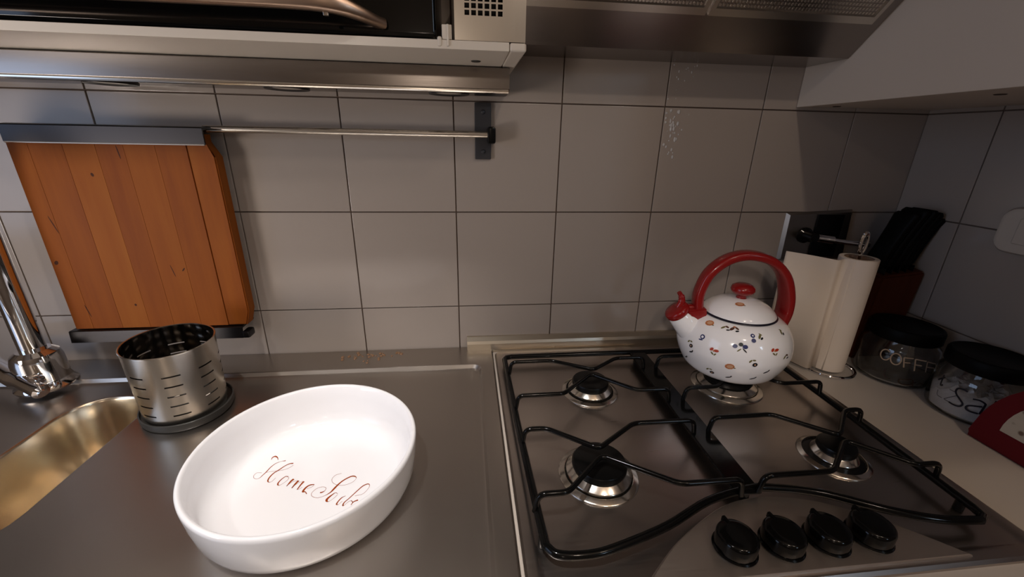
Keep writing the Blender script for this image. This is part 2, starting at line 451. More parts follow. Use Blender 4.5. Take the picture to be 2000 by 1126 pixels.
# chrome faucet
t = thing('faucet', (-1.72, -0.085, 0.008), 'chrome mixer tap with upright pipe at the left of the sink', 'faucet')
bm = nb(); lathe(bm, [(0, 0), (0.041, 0), (0.042, 0.003), (0.038, 0.007), (0.0345, 0.016), (0.0340, 0.052), (0.031, 0.064), (0.0225, 0.071), (0, 0.071)], (-1.712, -0.092, 0.008), 40); obj('body', bm, CHROME, t)
bm = nb(); tube(bm, smooth_path([(-1.716, -0.088, 0.06), (-1.716, -0.088, 0.2), (-1.716, -0.090, 0.34), (-1.716, -0.12, 0.40), (-1.716, -0.18, 0.42), (-1.716, -0.24, 0.40), (-1.716, -0.255, 0.36)], 8), 0.0175, 24); obj('spout', bm, CHROME, t)
bm = nb(); tube(bm, smooth_path([(-1.664, -0.150, 0.024), (-1.675, -0.145, 0.028), (-1.73, -0.118, 0.036), (-1.775, -0.095, 0.044), (-1.83, -0.068, 0.05)], 6), [0.007]*4+[0.012]*8+[0.0155]*8+[0.0165]*5, 20); obj('lever', bm, CHROME, t)

# ------------------------------------------------------------------ gas hob
t = thing('gas_hob', (-0.587, -0.287, 0), 'stainless steel four burner gas hob set in the white worktop', 'hob')
hob = t
bm = nb()
hx = (-0.893, -0.281, -0.553, -0.028)
def hl_(i, z, r): return rrect(hx[0]+i, hx[1]-i, hx[2]+i, hx[3]-i, r, z)
R_ = loft(bm, [hl_(0, 0.0003, .012), hl_(0, 0.004, .012), hl_(0.003, 0.0075, .011), hl_(0.012, 0.008, .010), hl_(0.017, 0.0068, .010), hl_(0.022, 0.0045, .010)], True, True)
obj('hob_plate', bm, HOBSTEEL, t, smooth=30)
bm = nb()
prof = [(-0.775, -0.546), (-0.752, -0.526), (-0.722, -0.503), (-0.683, -0.480), (-0.645, -0.461), (-0.612, -0.451), (-0.577, -0.4475), (-0.540, -0.452), (-0.501, -0.463), (-0.458, -0.486), (-0.42, -0.514), (-0.384, -0.546)]
top = [Vector((a, b, 0)) for a, b in [(p_.x, p_.y) for p_ in smooth_path([(a, b, 0) for a, b in prof], 4)]]
cen = Vector((-0.58, -0.52, 0))
def shr(k, z): return [Vector((cen.x+(v.x-cen.x)*k, min(cen.y+(v.y-cen.y)*k, 9), z)) for v in top]
loft(bm, [shr(1.0, 0.0044), shr(0.985, 0.0105), shr(0.965, 0.0125)], False, True)
obj('control_panel', bm, PANEL, t, smooth=30)
# burners
def burner(c, R_out, R_cap):
    bm = nb(); k = R_out/0.052
    lathe(bm, [(0.0535*k, 0.0046), (0.0530*k, 0.0060), (0.0515*k, 0.0072), (0.0458*k, 0.0092), (0.0450*k, 0.0088), (0.0445*k, 0.0062)], (c[0], c[1], 0), 56)
    b = obj('burner', bm, BRIGHT, hob, loc=Vector((c[0], c[1], 0.0045)), smooth=24)
    bm = nb(); lathe(bm, [(0.0445*k, 0.0062), (0, 0.0062)], (c[0], c[1], 0), 40); obj('burner_well', bm, BLACKPL, b)
    bm = nb(); q = R_cap
    lathe(bm, [(q*1.20, 0.0064), (q*1.20, 0.0118), (q*1.18, 0.0128), (q*0.98, 0.0182), (q*0.92, 0.0190), (0, 0.0190)], (c[0], c[1], 0), 48); obj('burner_ring', bm, BRIGHT, b, smooth=24)
    bm = nb(); lathe(bm, [(q*0.86, 0.0188), (q*0.97, 0.0200), (q, 0.0215), (q, 0.0265), (q*0.95, 0.0290), (q*0.6, 0.0305), (0, 0.0305)], (c[0], c[1], 0), 48); obj('burner_cap', bm, CAP, b, smooth=40)
BURN = [(-0.772, -0.386, 0.054, 0.0375), (-0.727, -0.188, 0.050, 0.033), (-0.457, -0.188, 0.062, 0.044), (-0.410, -0.384, 0.046, 0.0255)]
for b in BURN: burner(b[:2], b[2], b[3])
# knobs
def knob(c, turn):
    bm = nb()
    lathe(bm, [(0.0235, 0.0), (0.0240, 0.0015), (0.0225, 0.003), (0, 0.003)], (0, 0, 0), 40, 0)
    n = 48; pr = []
    for sc, z in ((0.0215, 0.002), (0.0222, 0.005), (0.0222, 0.0165), (0.0212, 0.0195), (0.0190, 0.0212), (0.0120, 0.0222)):
        pr.append([Vector((max(-0.95*sc, min(0.985*sc, sc*math.cos(2*PI*k/n))), max(-0.985*sc, sc*math.sin(2*PI*k/n)), z)) for k in range(n)])
    loft(bm, pr, False, True)
    M = Matrix.Translation((c[0], c[1], 0.0125)) @ Matrix.Rotation(turn, 4, 'Z')
    for v in bm.verts: v.co = M @ v.co
    kn = obj('knob', bm, BLACKEN, hob, loc=Vector((c[0], c[1], 0.0125)), smooth=35)
    bm = nb(); box(bm, -0.0022, 0.0022, 0.0130, 0.0240, 0.0150, 0.0226, 0.001)
    for v in bm.verts: v.co = M @ v.co
    obj('pointer', bm, BLACKEN, kn)
for x in (-0.6535, -0.5965, -0.5405, -0.4855): knob((x, -0.5135), 0.15)

# black wire pan support: lifts off the hob
t = thing('pan_support', (-0.6, -0.28, 0.0045), 'black enamelled wire pan support lying over the four burners of the hob', 'pan support')
zf = 0.0215
front = [(-0.868, -0.498), (-0.856, -0.510), (-0.825, -0.513), (-0.792, -0.508), (-0.722, -0.487), (-0.655, -0.458), (-0.592, -0.444), (-0.560, -0.445), (-0.502, -0.459), (-0.436, -0.492), (-0.385, -0.509), (-0.340, -0.514)]
fr = smooth_path([(a, b, zf) for a, b in front], 5)
path = [Vector((-0.877, -0.090, zf)), Vector((-0.874, -0.30, zf))]+fr
path = path+[Vector((-0.330, -0.509, zf)), Vector((-0.327, -0.497, zf)), Vector((-0.322, -0.30, zf)), Vector((-0.320, -0.095, zf)), Vector((-0.323, -0.084, zf)), Vector((-0.333, -0.080, zf)), Vector((-0.60, -0.080, zf)), Vector((-0.862, -0.080, zf)), Vector((-0.873, -0.083, zf))]
bm = nb(); tube(bm, path, 0.0051, 10, True)
obj('outer_frame', bm, BLACKEN, t, smooth=60)
bm = nb(); box(bm, -0.612, -0.577, -0.452, -0.076, 0.0185, 0.0235, 0.002)
obj('centre_bar', bm, BLACKEN, t)
zt = 0.0475
def finger(xa, xb, y, xv, yv, h1, h2):
    """V-bent rod from a side rail at xa over the burner vertex (xv,yv) to the rail at xb"""
    s = 1 if xb > xa else -1
    pts = [(xa, y, zf), (xa+s*0.004, y, zt), (xa+s*h1, y, zt), (xv, yv, zt), (xb-s*h2, y, zt), (xb-s*0.004, y, zt), (xb, y, zf)]
    bm = nb(); tube(bm, fillet(pts, 0.010, 5), 0.0036, 8); obj('finger', bm, BLACKEN, t, smooth=60)
CL, CR = -0.607, -0.582
LF, RF = -0.873, -0.323
finger(LF, CL, -0.337, -0.774, -0.384, 0.034, 0.100)
finger(LF, CL, -0.453, -0.775, -0.397, 0.040, 0.085)
finger(LF, CL, -0.146, -0.722, -0.184, 0.080, 0.060)
finger(LF, CL, -0.254, -0.731, -0.197, 0.080, 0.060)
finger(CR, RF, -0.146, -0.457, -0.184, 0.060, 0.080)
finger(CR, RF, -0.254, -0.453, -0.197, 0.060, 0.080)
finger(CR, RF, -0.334, -0.416, -0.388, 0.100, 0.034)
finger(CR, RF, -0.450, -0.418, -0.398, 0.100, 0.040)
for x, y in ((-0.874, -0.12), (-0.868, -0.485), (-0.327, -0.485), (-0.321, -0.12), (-0.595, -0.445), (-0.595, -0.084)):
    bm = nb(); lathe(bm, [(0, 0.0046), (0.0045, 0.0046), (0.0055, 0.0058), (0.0055, 0.0195), (0, 0.0195)], (x, y, 0), 14); obj('foot', bm, BLACKPL, t)

# ------------------------------------------------------------------ kettle
KC = (-0.467, -0.190, 0.0515)
KA = math.radians(172)
t = thing('kettle', KC, 'white enamel whistling kettle with red handle and small printed flowers on the rear right burner', 'kettle')
KPROF = [(0, 0), (.064, 0), (.072, .002), (.080, .010), (.090, .03), (.0945, .045), (.095, .055), (.0935, .068), (.089, .081), (.081, .0935), (.070, .102), (.060, .1065)]
bm = nb()
pp = [(p_.x, p_.y) for p_ in smooth_path([(a, b, 0) for a, b in KPROF[2:]], 3)]
lathe(bm, [(0, 0.0), (.064, 0.0)]+pp+[(.057, .1065), (.055, .100)], KC, 64)
obj('body', bm, ENAMEL, t, smooth=60)
bm = nb(); lathe(bm, [(.0565, .1062), (.0608, .1060), (.0622, .1078), (.0610, .1098), (.0570, .1100)], KC, 64); obj('rim_band', bm, NAVY, t, smooth=60)
bm = nb(); lathe(bm, [(.0595, .1092), (.0598, .1108), (.056, .1160), (.047, .1235), (.034, .1300), (.018, .1338), (0, .135)], KC, 64); lid = obj('lid', bm, ENAMEL, t, smooth=60)
bm = nb(); lathe(bm, [(0, .1335), (.009, .1335), (.008, .138), (.010, .1405), (.0175, .1445), (.0200, .1500), (.0185, .1555), (.0125, .1595), (0, .161)], KC, 40); obj('lid_knob', bm, RED, lid, smooth=60)
ka = Vector((math.cos(KA), math.sin(KA), 0)); kb = Vector((-ka.y, ka.x, 0)); kz = Vector((0, 0, 1)); K0 = Vector(KC)
def kp(a, z, b=0.0): return K0+ka*a+kz*z+kb*b
# spout and whistle cap
bm = nb(); sp = smooth_path([kp(.070, .066), kp(.090, .086), kp(.099, .094), kp(.106, .103)], 5)
tube(bm, sp, [0.027-0.0085*i/(len(sp)-1) for i in range(len(sp))], 28); obj('spout', bm, ENAMEL, t, smooth=60)
dirn = (kp(.106, .103)-kp(.090, .084)).normalized()
Mq = Matrix.Translation(kp(.1055, .1022)) @ dirn.to_track_quat('Z', 'Y').to_matrix().to_4x4()
bm = nb(); lathe(bm, [(0, -0.002), (.0205, -0.002), (.0220, .001), (.0220, .007), (.0195, .0105), (.010, .0120), (0, .0122)], (0, 0, 0), 36, 0, Mq)
tube(bm, smooth_path([kp(.107, .112), kp(.103, .122), kp(.104, .132), kp(.110, .141)], 5), [0.0065]*8+[0.0055]*4+[0.004]*4, 12)
obj('whistle_cap', bm, RED, t, smooth=50)
bm = nb(); tube(bm, [kp(.099, .113), kp(.086, .114), kp(.068, .115)], 0.007, 12, flat=0.7); obj('cap_hinge', bm, RED, t, smooth=60)
# handle: broad strap arch
bm = nb(); prof = []
arch = smooth_path([(.070, .096, .018), (.074, .116, .015), (.075, .144, .0135), (.064, .178, .0135), (.038, .203, .014), (.004, .212, .0145), (-.034, .204, .016), (-.062, .180, .018), (-.076, .146, .020), (-.080, .115, .020), (-.077, .086, .017)], 5)
for i, q in enumerate(arch):
    a_ = arch[max(i-1, 0)]; b_ = arch[min(i+1, len(arch)-1)]; tx, tz = (b_.x-a_.x), (b_.y-a_.y); l = math.hypot(tx, tz); nx, nz = -tz/l, tx/l
    hw = q.z; th = 0.0078
    ring = []
    for k in range(16):
        an = 2*PI*k/16; cs, sn = math.cos(an), math.sin(an)
        u_ = th*math.copysign(abs(cs)**0.6, cs); v_ = hw*math.copysign(abs(sn)**0.6, sn)
        ring.append(kp(q.x+nx*u_, q.y+nz*u_, v_))
    prof.append(ring)
loft(bm, prof, True, True); obj('handle', bm, RED, t, smooth=50)
# pointed red mount where the handle meets the shoulder
bm = nb(); prism_pts = [(.098, .112), (.064, .118), (.060, .102), (.071, .085), (.084, .095)]
loft(bm, [[kp(a, z, -0.017) for a, z in prism_pts], [kp(a, z, 0.017) for a, z in prism_pts]], True, True)
bmesh.ops.bevel(bm, geom=bm.edges[:], offset=0.002, segments=2, affect='EDGES'); obj('handle_mount', bm, RED, t, smooth=40)
# printed sprigs: thin flat print following the enamel
zz = [b for a, b in KPROF[1:]]+[.1092, .1108, .1160, .1235, .1300, .1338, .135]
rr_ = [a for a, b in KPROF[1:]]+[.0595, .0598, .056, .047, .034, .018, 0]
def krad(z):
    for i in range(len(zz)-1):
        if zz[i] <= z <= zz[i+1]: return rr_[i]+(rr_[i+1]-rr_[i])*(z-zz[i])/max(zz[i+1]-zz[i], 1e-6)
    return rr_[-1]
KETTLE_MOTIFS = [('of',-158.3,993),('lf',-136.8,999),('br',-127.4,1008),('bl',-156.1,783),('gr',-106.1,944),('ol',-98.2,960),('bc',-117.9,798),('st',-141.1,633),('st',-83.6,762),('ol',-64.0,978),('fl',-104.5,567),('of',-123.9,438),('fl',-142.1,214),('sp',-88.7,393),('sp',-98.7,238),('sp',-122.5,189),('fl',-167.6,575),('sp',-164.7,437),('sp',-175.9,231),('of',-126.9,1311),('fl',-7.9,1259),('lf',-67.3,633)]
def motif(bm, kind, th, z):
    th = math.radians(th); r = krad(z)
    dz = 0.002; sl = Vector((krad(min(z+dz, .134))-krad(z-dz), 2*dz)).normalized()
    er = Vector((math.cos(th), math.sin(th), 0)); tu = Vector((-math.sin(th), math.cos(th), 0)); tv = er*sl.x+kz*sl.y; nn = tu.cross(tv).normalized()
    if nn.dot(er) < -0.1 or (z > .11 and nn.z < 0): nn = -nn
    c = K0+er*r+kz*z
    def el(u, v, a, b, rot, mi, lift=0.0007):
        vs = []
        for k in range(10):
            an = 2*PI*k/10; x = a*math.cos(an); y = b*math.sin(an)
            x, y = x*math.cos(rot)-y*math.sin(rot), x*math.sin(rot)+y*math.cos(rot)
            d = (u+x)**2+(v+y)**2
            vs.append(bm.verts.new(c+tu*(u+x)+tv*(v+y)+nn*(lift-d/0.19*0.9)))
        bm.faces.new(vs).material_index = mi
    mm = 0.00135
    if kind == 'of': el(0, 0, 5.5*mm, 4.3*mm, .3, 0); el(.3*mm, .2*mm, 3.6*mm, 2.6*mm, .3, 1, .0010); el(5.5*mm, -1*mm, 1.3*mm, .8*mm, .2, 4)
    if kind == 'st': el(-2.5*mm, 1.5*mm, 2.6*mm, 1.8*mm, .8, 2); el(3*mm, 1*mm, 3.2*mm, 1.8*mm, .2, 2); el(-1*mm, -3.5*mm, 2.4*mm, 1*mm, -.7, 4); el(2.5*mm, -4*mm, 2*mm, .9*mm, .9, 4); el(.3*mm, 0, 1.2*mm, 1*mm, 0, 0, .001)
    if kind == 'bl': el(0, 0, 3.2*mm, 3.2*mm, 0, 3); el(0, 0, 1.7*mm, 1.7*mm, 0, 7, .0010); el(-1*mm, -4.2*mm, 3*mm, .9*mm, .2, 3)
    if kind == 'gr': el(0, 2.5*mm, 2.6*mm, 2.8*mm, 0, 3); el(.5*mm, -3.6*mm, 2.6*mm, 2.8*mm, 0, 3); el(0, 2.5*mm, 1.1*mm, 1.1*mm, 0, 7, .001)
    if kind == 'bc': el(-6*mm, 0, 2.9*mm, 2.6*mm, 0, 3); el(0, 3*mm, 2.6*mm, 2.4*mm, 0, 6); el(5*mm, 1*mm, 3*mm, 2.6*mm, 0, 3); el(5*mm, -3.5*mm, 3.5*mm, .8*mm, -.7, 6); el(-1*mm, -4*mm, 3*mm, .8*mm, .8, 4)
    if kind == 'lf': el(-3*mm, 0, 3.2*mm, 1.2*mm, .8, 4); el(1*mm, 2*mm, 2.4*mm, 1.2*mm, -.4, 5); el(3*mm, -2*mm, 2.2*mm, 1*mm, .3, 6)
    if kind == 'br': el(-2*mm, 0, 3.4*mm, 1.8*mm, .9, 5); el(3*mm, 2*mm, 3*mm, 1.3*mm, -.6, 5); el(4*mm, -2*mm, 2.2*mm, 1.2*mm, .4, 6); el(0, 3.5*mm, 1.6*mm, 1*mm, 0, 0)
    if kind == 'ol': el(0, 0, 3.5*mm, 1.4*mm, 1.1, 4); el(1.5*mm, 3*mm, 2.2*mm, .9*mm, -.6, 4); el(2*mm, -2.5*mm, 2.2*mm, 1.2*mm, .8, 6)
    if kind == 'fl': el(2.5*mm, -2*mm, 3*mm, 2.6*mm, .4, 6); el(-3*mm, 2*mm, 2.4*mm, 1.1*mm, .9, 4); el(1*mm, 3.5*mm, 2*mm, 1*mm, 0, 4); el(2.5*mm, -2*mm, 1*mm, 1*mm, 0, 1, .001)
    if kind == 'sp': el(0, 0, 3.6*mm, 1.1*mm, .5, 6); el(2.6*mm, 2.4*mm, 2*mm, .9*mm, 1.2, 6)
bm = nb()
for k_ in KETTLE_MOTIFS:
    if k_[2]/1e4 < .108: motif(bm, k_[0], k_[1], k_[2]/1e4)
pm = [M_OR, M_PK, M_RD, M_BL, M_OL, M_BR, M_BK, ENAMEL]
obj('flower_print', bm, pm, t, smooth=0, normals=False)['kind'] = 'stuff'
bm = nb()
for k_ in KETTLE_MOTIFS:
    if k_[2]/1e4 >= .108: motif(bm, k_[0], k_[1], k_[2]/1e4)
obj('flower_print', bm, pm, lid, smooth=0, normals=False)['kind'] = 'stuff'

# ------------------------------------------------------------------ white bowl with script
BC = (-1.157, -0.368, 0.0003)
t = thing('bowl', BC, 'large round white ceramic bowl with red brown script inside on the steel drainer', 'bowl')
bm = nb()
lathe(bm, [(0, .002), (.100, .002), (.103, 0), (.110, 0), (.113, .0015), (.1215, .005), (.1275, .012), (.1310, .022), (.1340, .042), (.1362, .064), (.1360, .0685), (.1340, .0708), (.1315, .0704), (.1297, .068), (.1278, .050), (.1250, .026), (.1215, .0165), (.1150, .0110), (.1060, .0085), (.09, .008), (0, .008)], BC, 128)
obj('bowl_body', bm, CERAMIC, t, smooth=70)
BOWL_SCRIPT = [[(-729,447,3),(-733,489,11),(-705,514,17),(-660,483,9),(-632,432,3)],[(-601,397,6),(-645,363,7),(-679,298,9),(-699,220,10),(-721,163,8),(-739,118,5),(-774,101,3),(-818,125,2),(-836,173,2),(-815,213,2),(-753,207,2)],[(-604,394,4),(-570,407,4),(-523,414,12)],[(-396,350,14),(-444,348,11),(-492,312,10),(-544,243,12),(-590,187,12),(-613,118,13),(-612,61,12),(-588,30,6),(-554,38,2),(-528,99,2)],[(-383,315,2),(-429,263,2),(-505,233,2),(-639,221,2),(-702,209,2)],[(-368,104,9),(-406,112,8),(-440,68,10),(-458,13,12),(-451,-25,12),(-422,-35,4),(-381,6,2),(-352,61,2),(-361,96,3)],[(-281,57,21),(-303,22,18),(-328,-63,7)],[(-206,22,21),(-225,-19,18),(-249,-100,10)],[(-132,3,19),(-151,-48,15),(-171,-132,10)],[(-329,-61,2),(-281,9,2),(-211,25,2)],[(-250,-98,2),(-203,-21,2),(-137,7,2)],[(-172,-130,3),(-149,-125,2),(-118,-95,2)],[(22,-63,9),(-35,-69,14),(-71,-110,17),(-85,-170,18),(-52,-177,8),(-23,-214,8)],[(22,-63,3),(8,-98,2),(-48,-129,2)],[(324,104,2),(253,77,2),(225,10,2),(257,-56,2),(338,-102,2),(432,-105,2),(515,-62,2),(543,-1,3),(517,33,12),(465,35,14),(391,-17,14),(340,-80,15),(302,-154,19),(270,-216,12),(210,-264,4),(136,-287,3),(63,-261,3),(36,-206,3),(72,-139,3),(139,-112,3),(191,-134,3),(192,-177,4),(166,-202,13),(139,-207,12)],[(370,-247,3),(339,-225,6),(300,-261,13),(263,-315,21),(265,-349,18),(296,-359,3),(346,-307,2),(373,-257,2)],[(480,-288,4),(438,-316,10),(409,-373,11),(403,-410,13),(427,-417,3),(461,-369,2)],[(484,-440,14),(491,-392,10),(539,-325,9),(611,-215,10),(662,-145,11),(716,-116,11),(746,-136,5),(741,-193,2),(692,-275,2),(598,-299,2)],[(484,-442,14),(502,-435,4),(538,-386,2),(574,-369,5)],[(584,-439,6),(604,-392,10),(654,-369,14)],[(570,-367,7),(601,-404,7)]]
bm = nb()
for s in BOWL_SCRIPT: ribbon(bm, [(a/1e4, b/1e4, max(w_*1.4, 4.5)/1e4) for a, b, w_ in s], lambda a, b: Vector((BC[0]+a, BC[1]+b, BC[2]+0.00815)))
obj('script_lettering', bm, SCRIPT, t, smooth=0)

# ------------------------------------------------------------------ cutlery drainer cup
CC = (-1.427, -0.176)
t = thing('cutlery_holder', (CC[0], CC[1], 0.0003), 'slotted stainless steel cutlery cup in a dark base dish between sink and bowl', 'cutlery holder')
HH = 0.122; zb = 0.007
bm = nb()
ang = []; slot_c = [-108+45*i for i in range(8)]
cells = []
for c_ in slot_c:
    for a in (c_-11, c_-5.5, c_, c_+5.5, c_+11): ang.append((a, a < c_+11))
    for a in (c_+17, c_+23, c_+29): ang.append((a, False))
zl = [0.0, 0.014]
for k in range(5): zl += [0.016+0.0125*k+0.002, 0.016+0.0125*k+0.0042]
zl = [0.0, 0.008]+[v for k in range(5) for v in (0.0185+0.0172*k, 0.0209+0.0172*k)]+[0.098, 0.108, HH-0.002, HH]
er_, orot = (1.045, 0.955), math.radians(135)
def cyl(a, r, z):
    x, y = r*math.cos(a-orot)*er_[0], r*math.sin(a-orot)*er_[1]
    return Vector((CC[0]+x*math.cos(orot)-y*math.sin(orot), CC[1]+x*math.sin(orot)+y*math.cos(orot), zb+z))
def rad(z): return 0.0605+0.0035*z/HH
def shell(bm, dr, inner):
    V = [[bm.verts.new(cyl(math.radians(a), rad(z)+dr, z)) for a, s in ang] for z in zl]
    for i in range(len(zl)-1):
        sl = 2 <= i <= 10 and i % 2 == 0
        for k in range(len(ang)):
            if sl and ang[k][1]: continue
            k2 = (k+1) % len(ang)
            bm.faces.new((V[i][k], V[i][k2], V[i+1][k2], V[i+1][k]))
    return V
Vo = shell(bm, 0, False); nf = len(bm.faces); Vi = shell(bm, -0.0012, True)
bm.faces.ensure_lookup_table()
for i in range(nf, len(bm.faces)): bm.faces[i].material_index = 1
for k in range(len(ang)):
    k2 = (k+1) % len(ang); bm.faces.new((Vo[-1][k], Vo[-1][k2], Vi[-1][k2], Vi[-1][k])); bm.faces.new((Vo[0][k], Vo[0][k2], Vi[0][k2], Vi[0][k]))
cup = obj('cup', bm, [SATIN, INNER], t, smooth=40)
bm = nb(); tube(bm, [cyl(math.radians(a), rad(HH)-0.0004, HH) for a in range(0, 360, 6)], 0.0013, 6, True); obj('rolled_rim', bm, BRIGHT, cup)
bm = nb()
R1 = [cyl(2*PI*k/48, 0.0585, 0.004) for k in range(48)]; loft(bm, [R1, [Vector((CC[0]+(v.x-CC[0])*.05, CC[1]+(v.y-CC[1])*.05, v.z)) for v in R1]], False, True)
obj('cup_floor', bm, GREYPL, cup)
for a0 in range(3):
    bm = nb(); a = math.radians(40+120*a0); cx, cy = CC[0]+0.03*math.cos(a), CC[1]+0.03*math.sin(a)
    ex, ey = -math.sin(a), math.cos(a)
    ring = [Vector((cx+ex*0.012*math.cos(q)+ey*0.004*math.sin(q), cy+ey*0.012*math.cos(q)-ex*0.004*math.sin(q), zb+0.0046)) for q in [2*PI*k/16 for k in range(16)]]
    loft(bm, [ring, [v+Vector((0, 0, 0.001)) for v in ring]], True, True); obj('drain_slot', bm, PAPER, cup)
bm = nb()
def dish(k, z): return [Vector((CC[0]+0.002+(cyl(2*PI*q/48, 0.0605, 0).x-CC[0])*k, CC[1]+(cyl(2*PI*q/48, 0.0605, 0).y-CC[1])*k, z)) for q in range(48)]
loft(bm, [dish(1.02, 0.0003), dish(1.10, 0.0012), dish(1.125, 0.005), dish(1.125, 0.0135), dish(1.095, 0.0142), dish(1.085, 0.0065), dish(0.1, 0.0065)], True, True)
obj('base_dish', bm, GREYPL, t, smooth=40)

# ------------------------------------------------------------------ chopping board and its steel rail
t = thing('chopping_board', (-1.525, -0.033, 0.09), 'square beech chopping board slotted upright in the steel rail on the tiles', 'chopping board')
edges = [-1.676, -1.646, -1.596, -1.548, -1.506, -1.458, -1.410, -1.368]
for i, (a, b) in enumerate(zip(edges, edges[1:])):
    g = 0.00004
    if i == len(edges)-2: poly = [(a+g, 0.094), (b-0.008, 0.094), (b, 0.122), (b, 0.404), (b-0.013, 0.428), (b-0.013, 0.440), (a+g, 0.440)]
    else: poly = [(a+g, 0.094), (b-g, 0.094), (b-g, 0.440), (a+g, 0.440)]
    bm = nb(); prism(bm, poly, 'y', -0.0445, -0.021)
    bmesh.ops.bevel(bm, geom=[e for e in bm.edges if all(abs(v.co.y+0.0445) < 1e-5 for v in e.verts)], offset=0.0003 if i < len(edges)-2 else 0.002, segments=2, affect='EDGES')
    obj('stave', bm, BOARD, t, smooth=30, loc=Vector(((a+b)/2, -0.033, 0.27)))
for x, z, a, b, r in ((-1.5652, 0.3735, .0022, .0032, .3), (-1.6679, 0.2225, .0030, .0042, -.6), (-1.5622, 0.140, .0020, .0024, 0), (-1.5156, 0.410, .0010, .011, .10), (-1.6505, 0.290, .0009, .016, .25), (-1.4825, 0.205, .0007, .012, .2), (-1.4640, 0.207, .0012, .004, -.7), (-1.6455, 0.130, .0009, .013, .2)):
    bm = nb()
    lo = [Vector((x+a*math.cos(q)*math.cos(r)-b*math.sin(q)*math.sin(r), -0.0446, z+a*math.cos(q)*math.sin(r)+b*math.sin(q)*math.cos(r))) for q in [2*PI*k/14 for k in range(14)]]
    loft(bm, [[v+Vector((0, 0.0006, 0)) for v in lo], lo], False, True)
    obj('knot', bm, KNOT, t, smooth=0)
t = thing('wall_rail', (-1.1, -0.005, 0.45), 'steel wall rail with round rod and dark channel over the chopping board', 'rail')
bm = nb(); tube(bm, [(-1.384, -0.030, 0.4485), (-0.899, -0.030, 0.4485)], 0.0058, 16); obj('rod', bm, SATIN, t)
bm = nb(); prism(bm, [(-0.0045, 0.448), (-0.0045, 0.452), (-0.046, 0.452), (-0.0585, 0.4505), (-0.060, 0.449), (-0.060, 0.4245), (-0.058, 0.4235), (-0.0565, 0.4245), (-0.0565, 0.446), (-0.045, 0.448)], 'x', -1.664, -1.371); obj('channel', bm, DKSTEEL, t, smooth=20)
bm = nb(); tube(bm, [(-1.663, -0.0592, 0.4236), (-1.372, -0.0592, 0.4236)], 0.0012, 8); obj('bright_edge', bm, BRIGHT, t)
bm = nb(); box(bm, -0.930, -0.9, -0.0105, -0.0045, 0.405, 0.503, 0.0015); br = obj('bracket', bm, IRON, t)
bm = nb(); box(bm, -0.908, -0.893, -0.040, -0.008, 0.433, 0.462, 0.004); obj('rod_end', bm, BLACKPL, br)
for z in (0.487, 0.4185):
    bm = nb(); lathe(bm, [(0, .0025), (.0015, .0025), (.0035, .0018), (.0042, 0), (0, 0)], (0, 0, 0), 14, 0, Matrix.Translation((-0.915, -0.0105, z)) @ Matrix.Rotation(PI/2, 4, 'X')); obj('screw', bm, IRON, br)
t = thing('board_ledge', (-1.53, -0.005, 0.07), 'dark steel ledge under the chopping board on the lower tiles', 'ledge')
bm = nb(); prism(bm, [(-0.0045, 0.0895), (-0.0045, 0.0925), (-0.050, 0.0925), (-0.052, 0.0915), (-0.054, 0.070), (-0.051, 0.069), (-0.049, 0.0895)], 'x', -1.684, -1.383); led = obj('ledge_profile', bm, DKSTEEL, t, smooth=20)
bm = nb(); box(bm, -1.384, -1.371, -0.054, -0.030, 0.069, 0.0835, 0.003); obj('end_hook', bm, DKSTEEL, led)

# ------------------------------------------------------------------ lit bar, shelf, microwave, hood, corner cabinet
t = thing('light_bar', (-1.6, -0.05, 0.512), 'long brown reflecting steel light bar under the white shelf', 'light')
bm = nb(); prism(bm, [(-0.0045, 0.5135), (-0.0045, 0.547), (-0.0985, 0.547), (-0.100, 0.5455), (-0.100, 0.5185), (-0.100, 0.5165), (-0.0985, 0.5125), (-0.094, 0.5105), (-0.088, 0.5118), (-0.086, 0.5135)], 'x', -2.5, -0.876); obj('housing', bm, HOODST, t, smooth=20)
bm = nb(); tube(bm, [(-2.5, -0.0985, 0.5130), (-0.8775, -0.0985, 0.5130)], 0.0033, 10); obj('front_lip', bm, BRIGHT, t)
bm = nb(); box(bm, -0.931, -0.8765, -0.088, -0.045, 0.5105, 0.5136, 0.001); obj('end_cover', bm, DKSTEEL, t)
for x in (-0.973, -1.231, -1.489, -1.747):
    bm = nb(); lathe(bm, [(0.021, 0.0023), (0.0255, 0.0023), (0.033, 0.0), (0.034, 0.0025), (0.034, 0.0036), (0.02, 0.0036)], (x, -0.055, 0.5099), 36); lp = obj('lamp_ring', bm, DKSTEEL, t, smooth=40)
    bm = nb(); lathe(bm, [(0, 0.0022), (0.021, 0.0022), (0.0212, 0.0034), (0, 0.0034)], (x, -0.055, 0.5099), 32); obj('lamp_lens', bm, WHITEPL, lp)

t = thing('wall_shelf', (-1.6, -0.13, 0.548), 'white shelf board above the light bar carrying the black microwave', 'shelf')
bm = nb(); box(bm, -2.5, -0.8885, -0.217, -0.0045, 0.5485, 0.559, 0.001); obj('shelf_board', bm, SHELFWH, t)
bm = nb(); box(bm, -0.888, -0.866, -0.217, -0.0045, 0.5485, 0.559, 0.003, 4); obj('end_cap', bm, SHELFWH, t)
bm = nb(); lathe(bm, [(0, 0), (.0065, 0), (.0075, .0012), (0, .0012)], (-0.930, -0.138, 0.5474), 20); obj('screw_plug', bm, GREYPL, t)
bm = nb(); box(bm, -0.9745, -0.962, -0.2165, -0.10, 0.5593, 0.576, 0.001)
box(bm, -0.9805, -0.9748, -0.2185, -0.10, 0.5510, 0.5625, 0.002); box(bm, -0.9685, -0.9655, -0.219, -0.10, 0.5515, 0.576, 0.001); obj('divider', bm, SHELFWH, t)

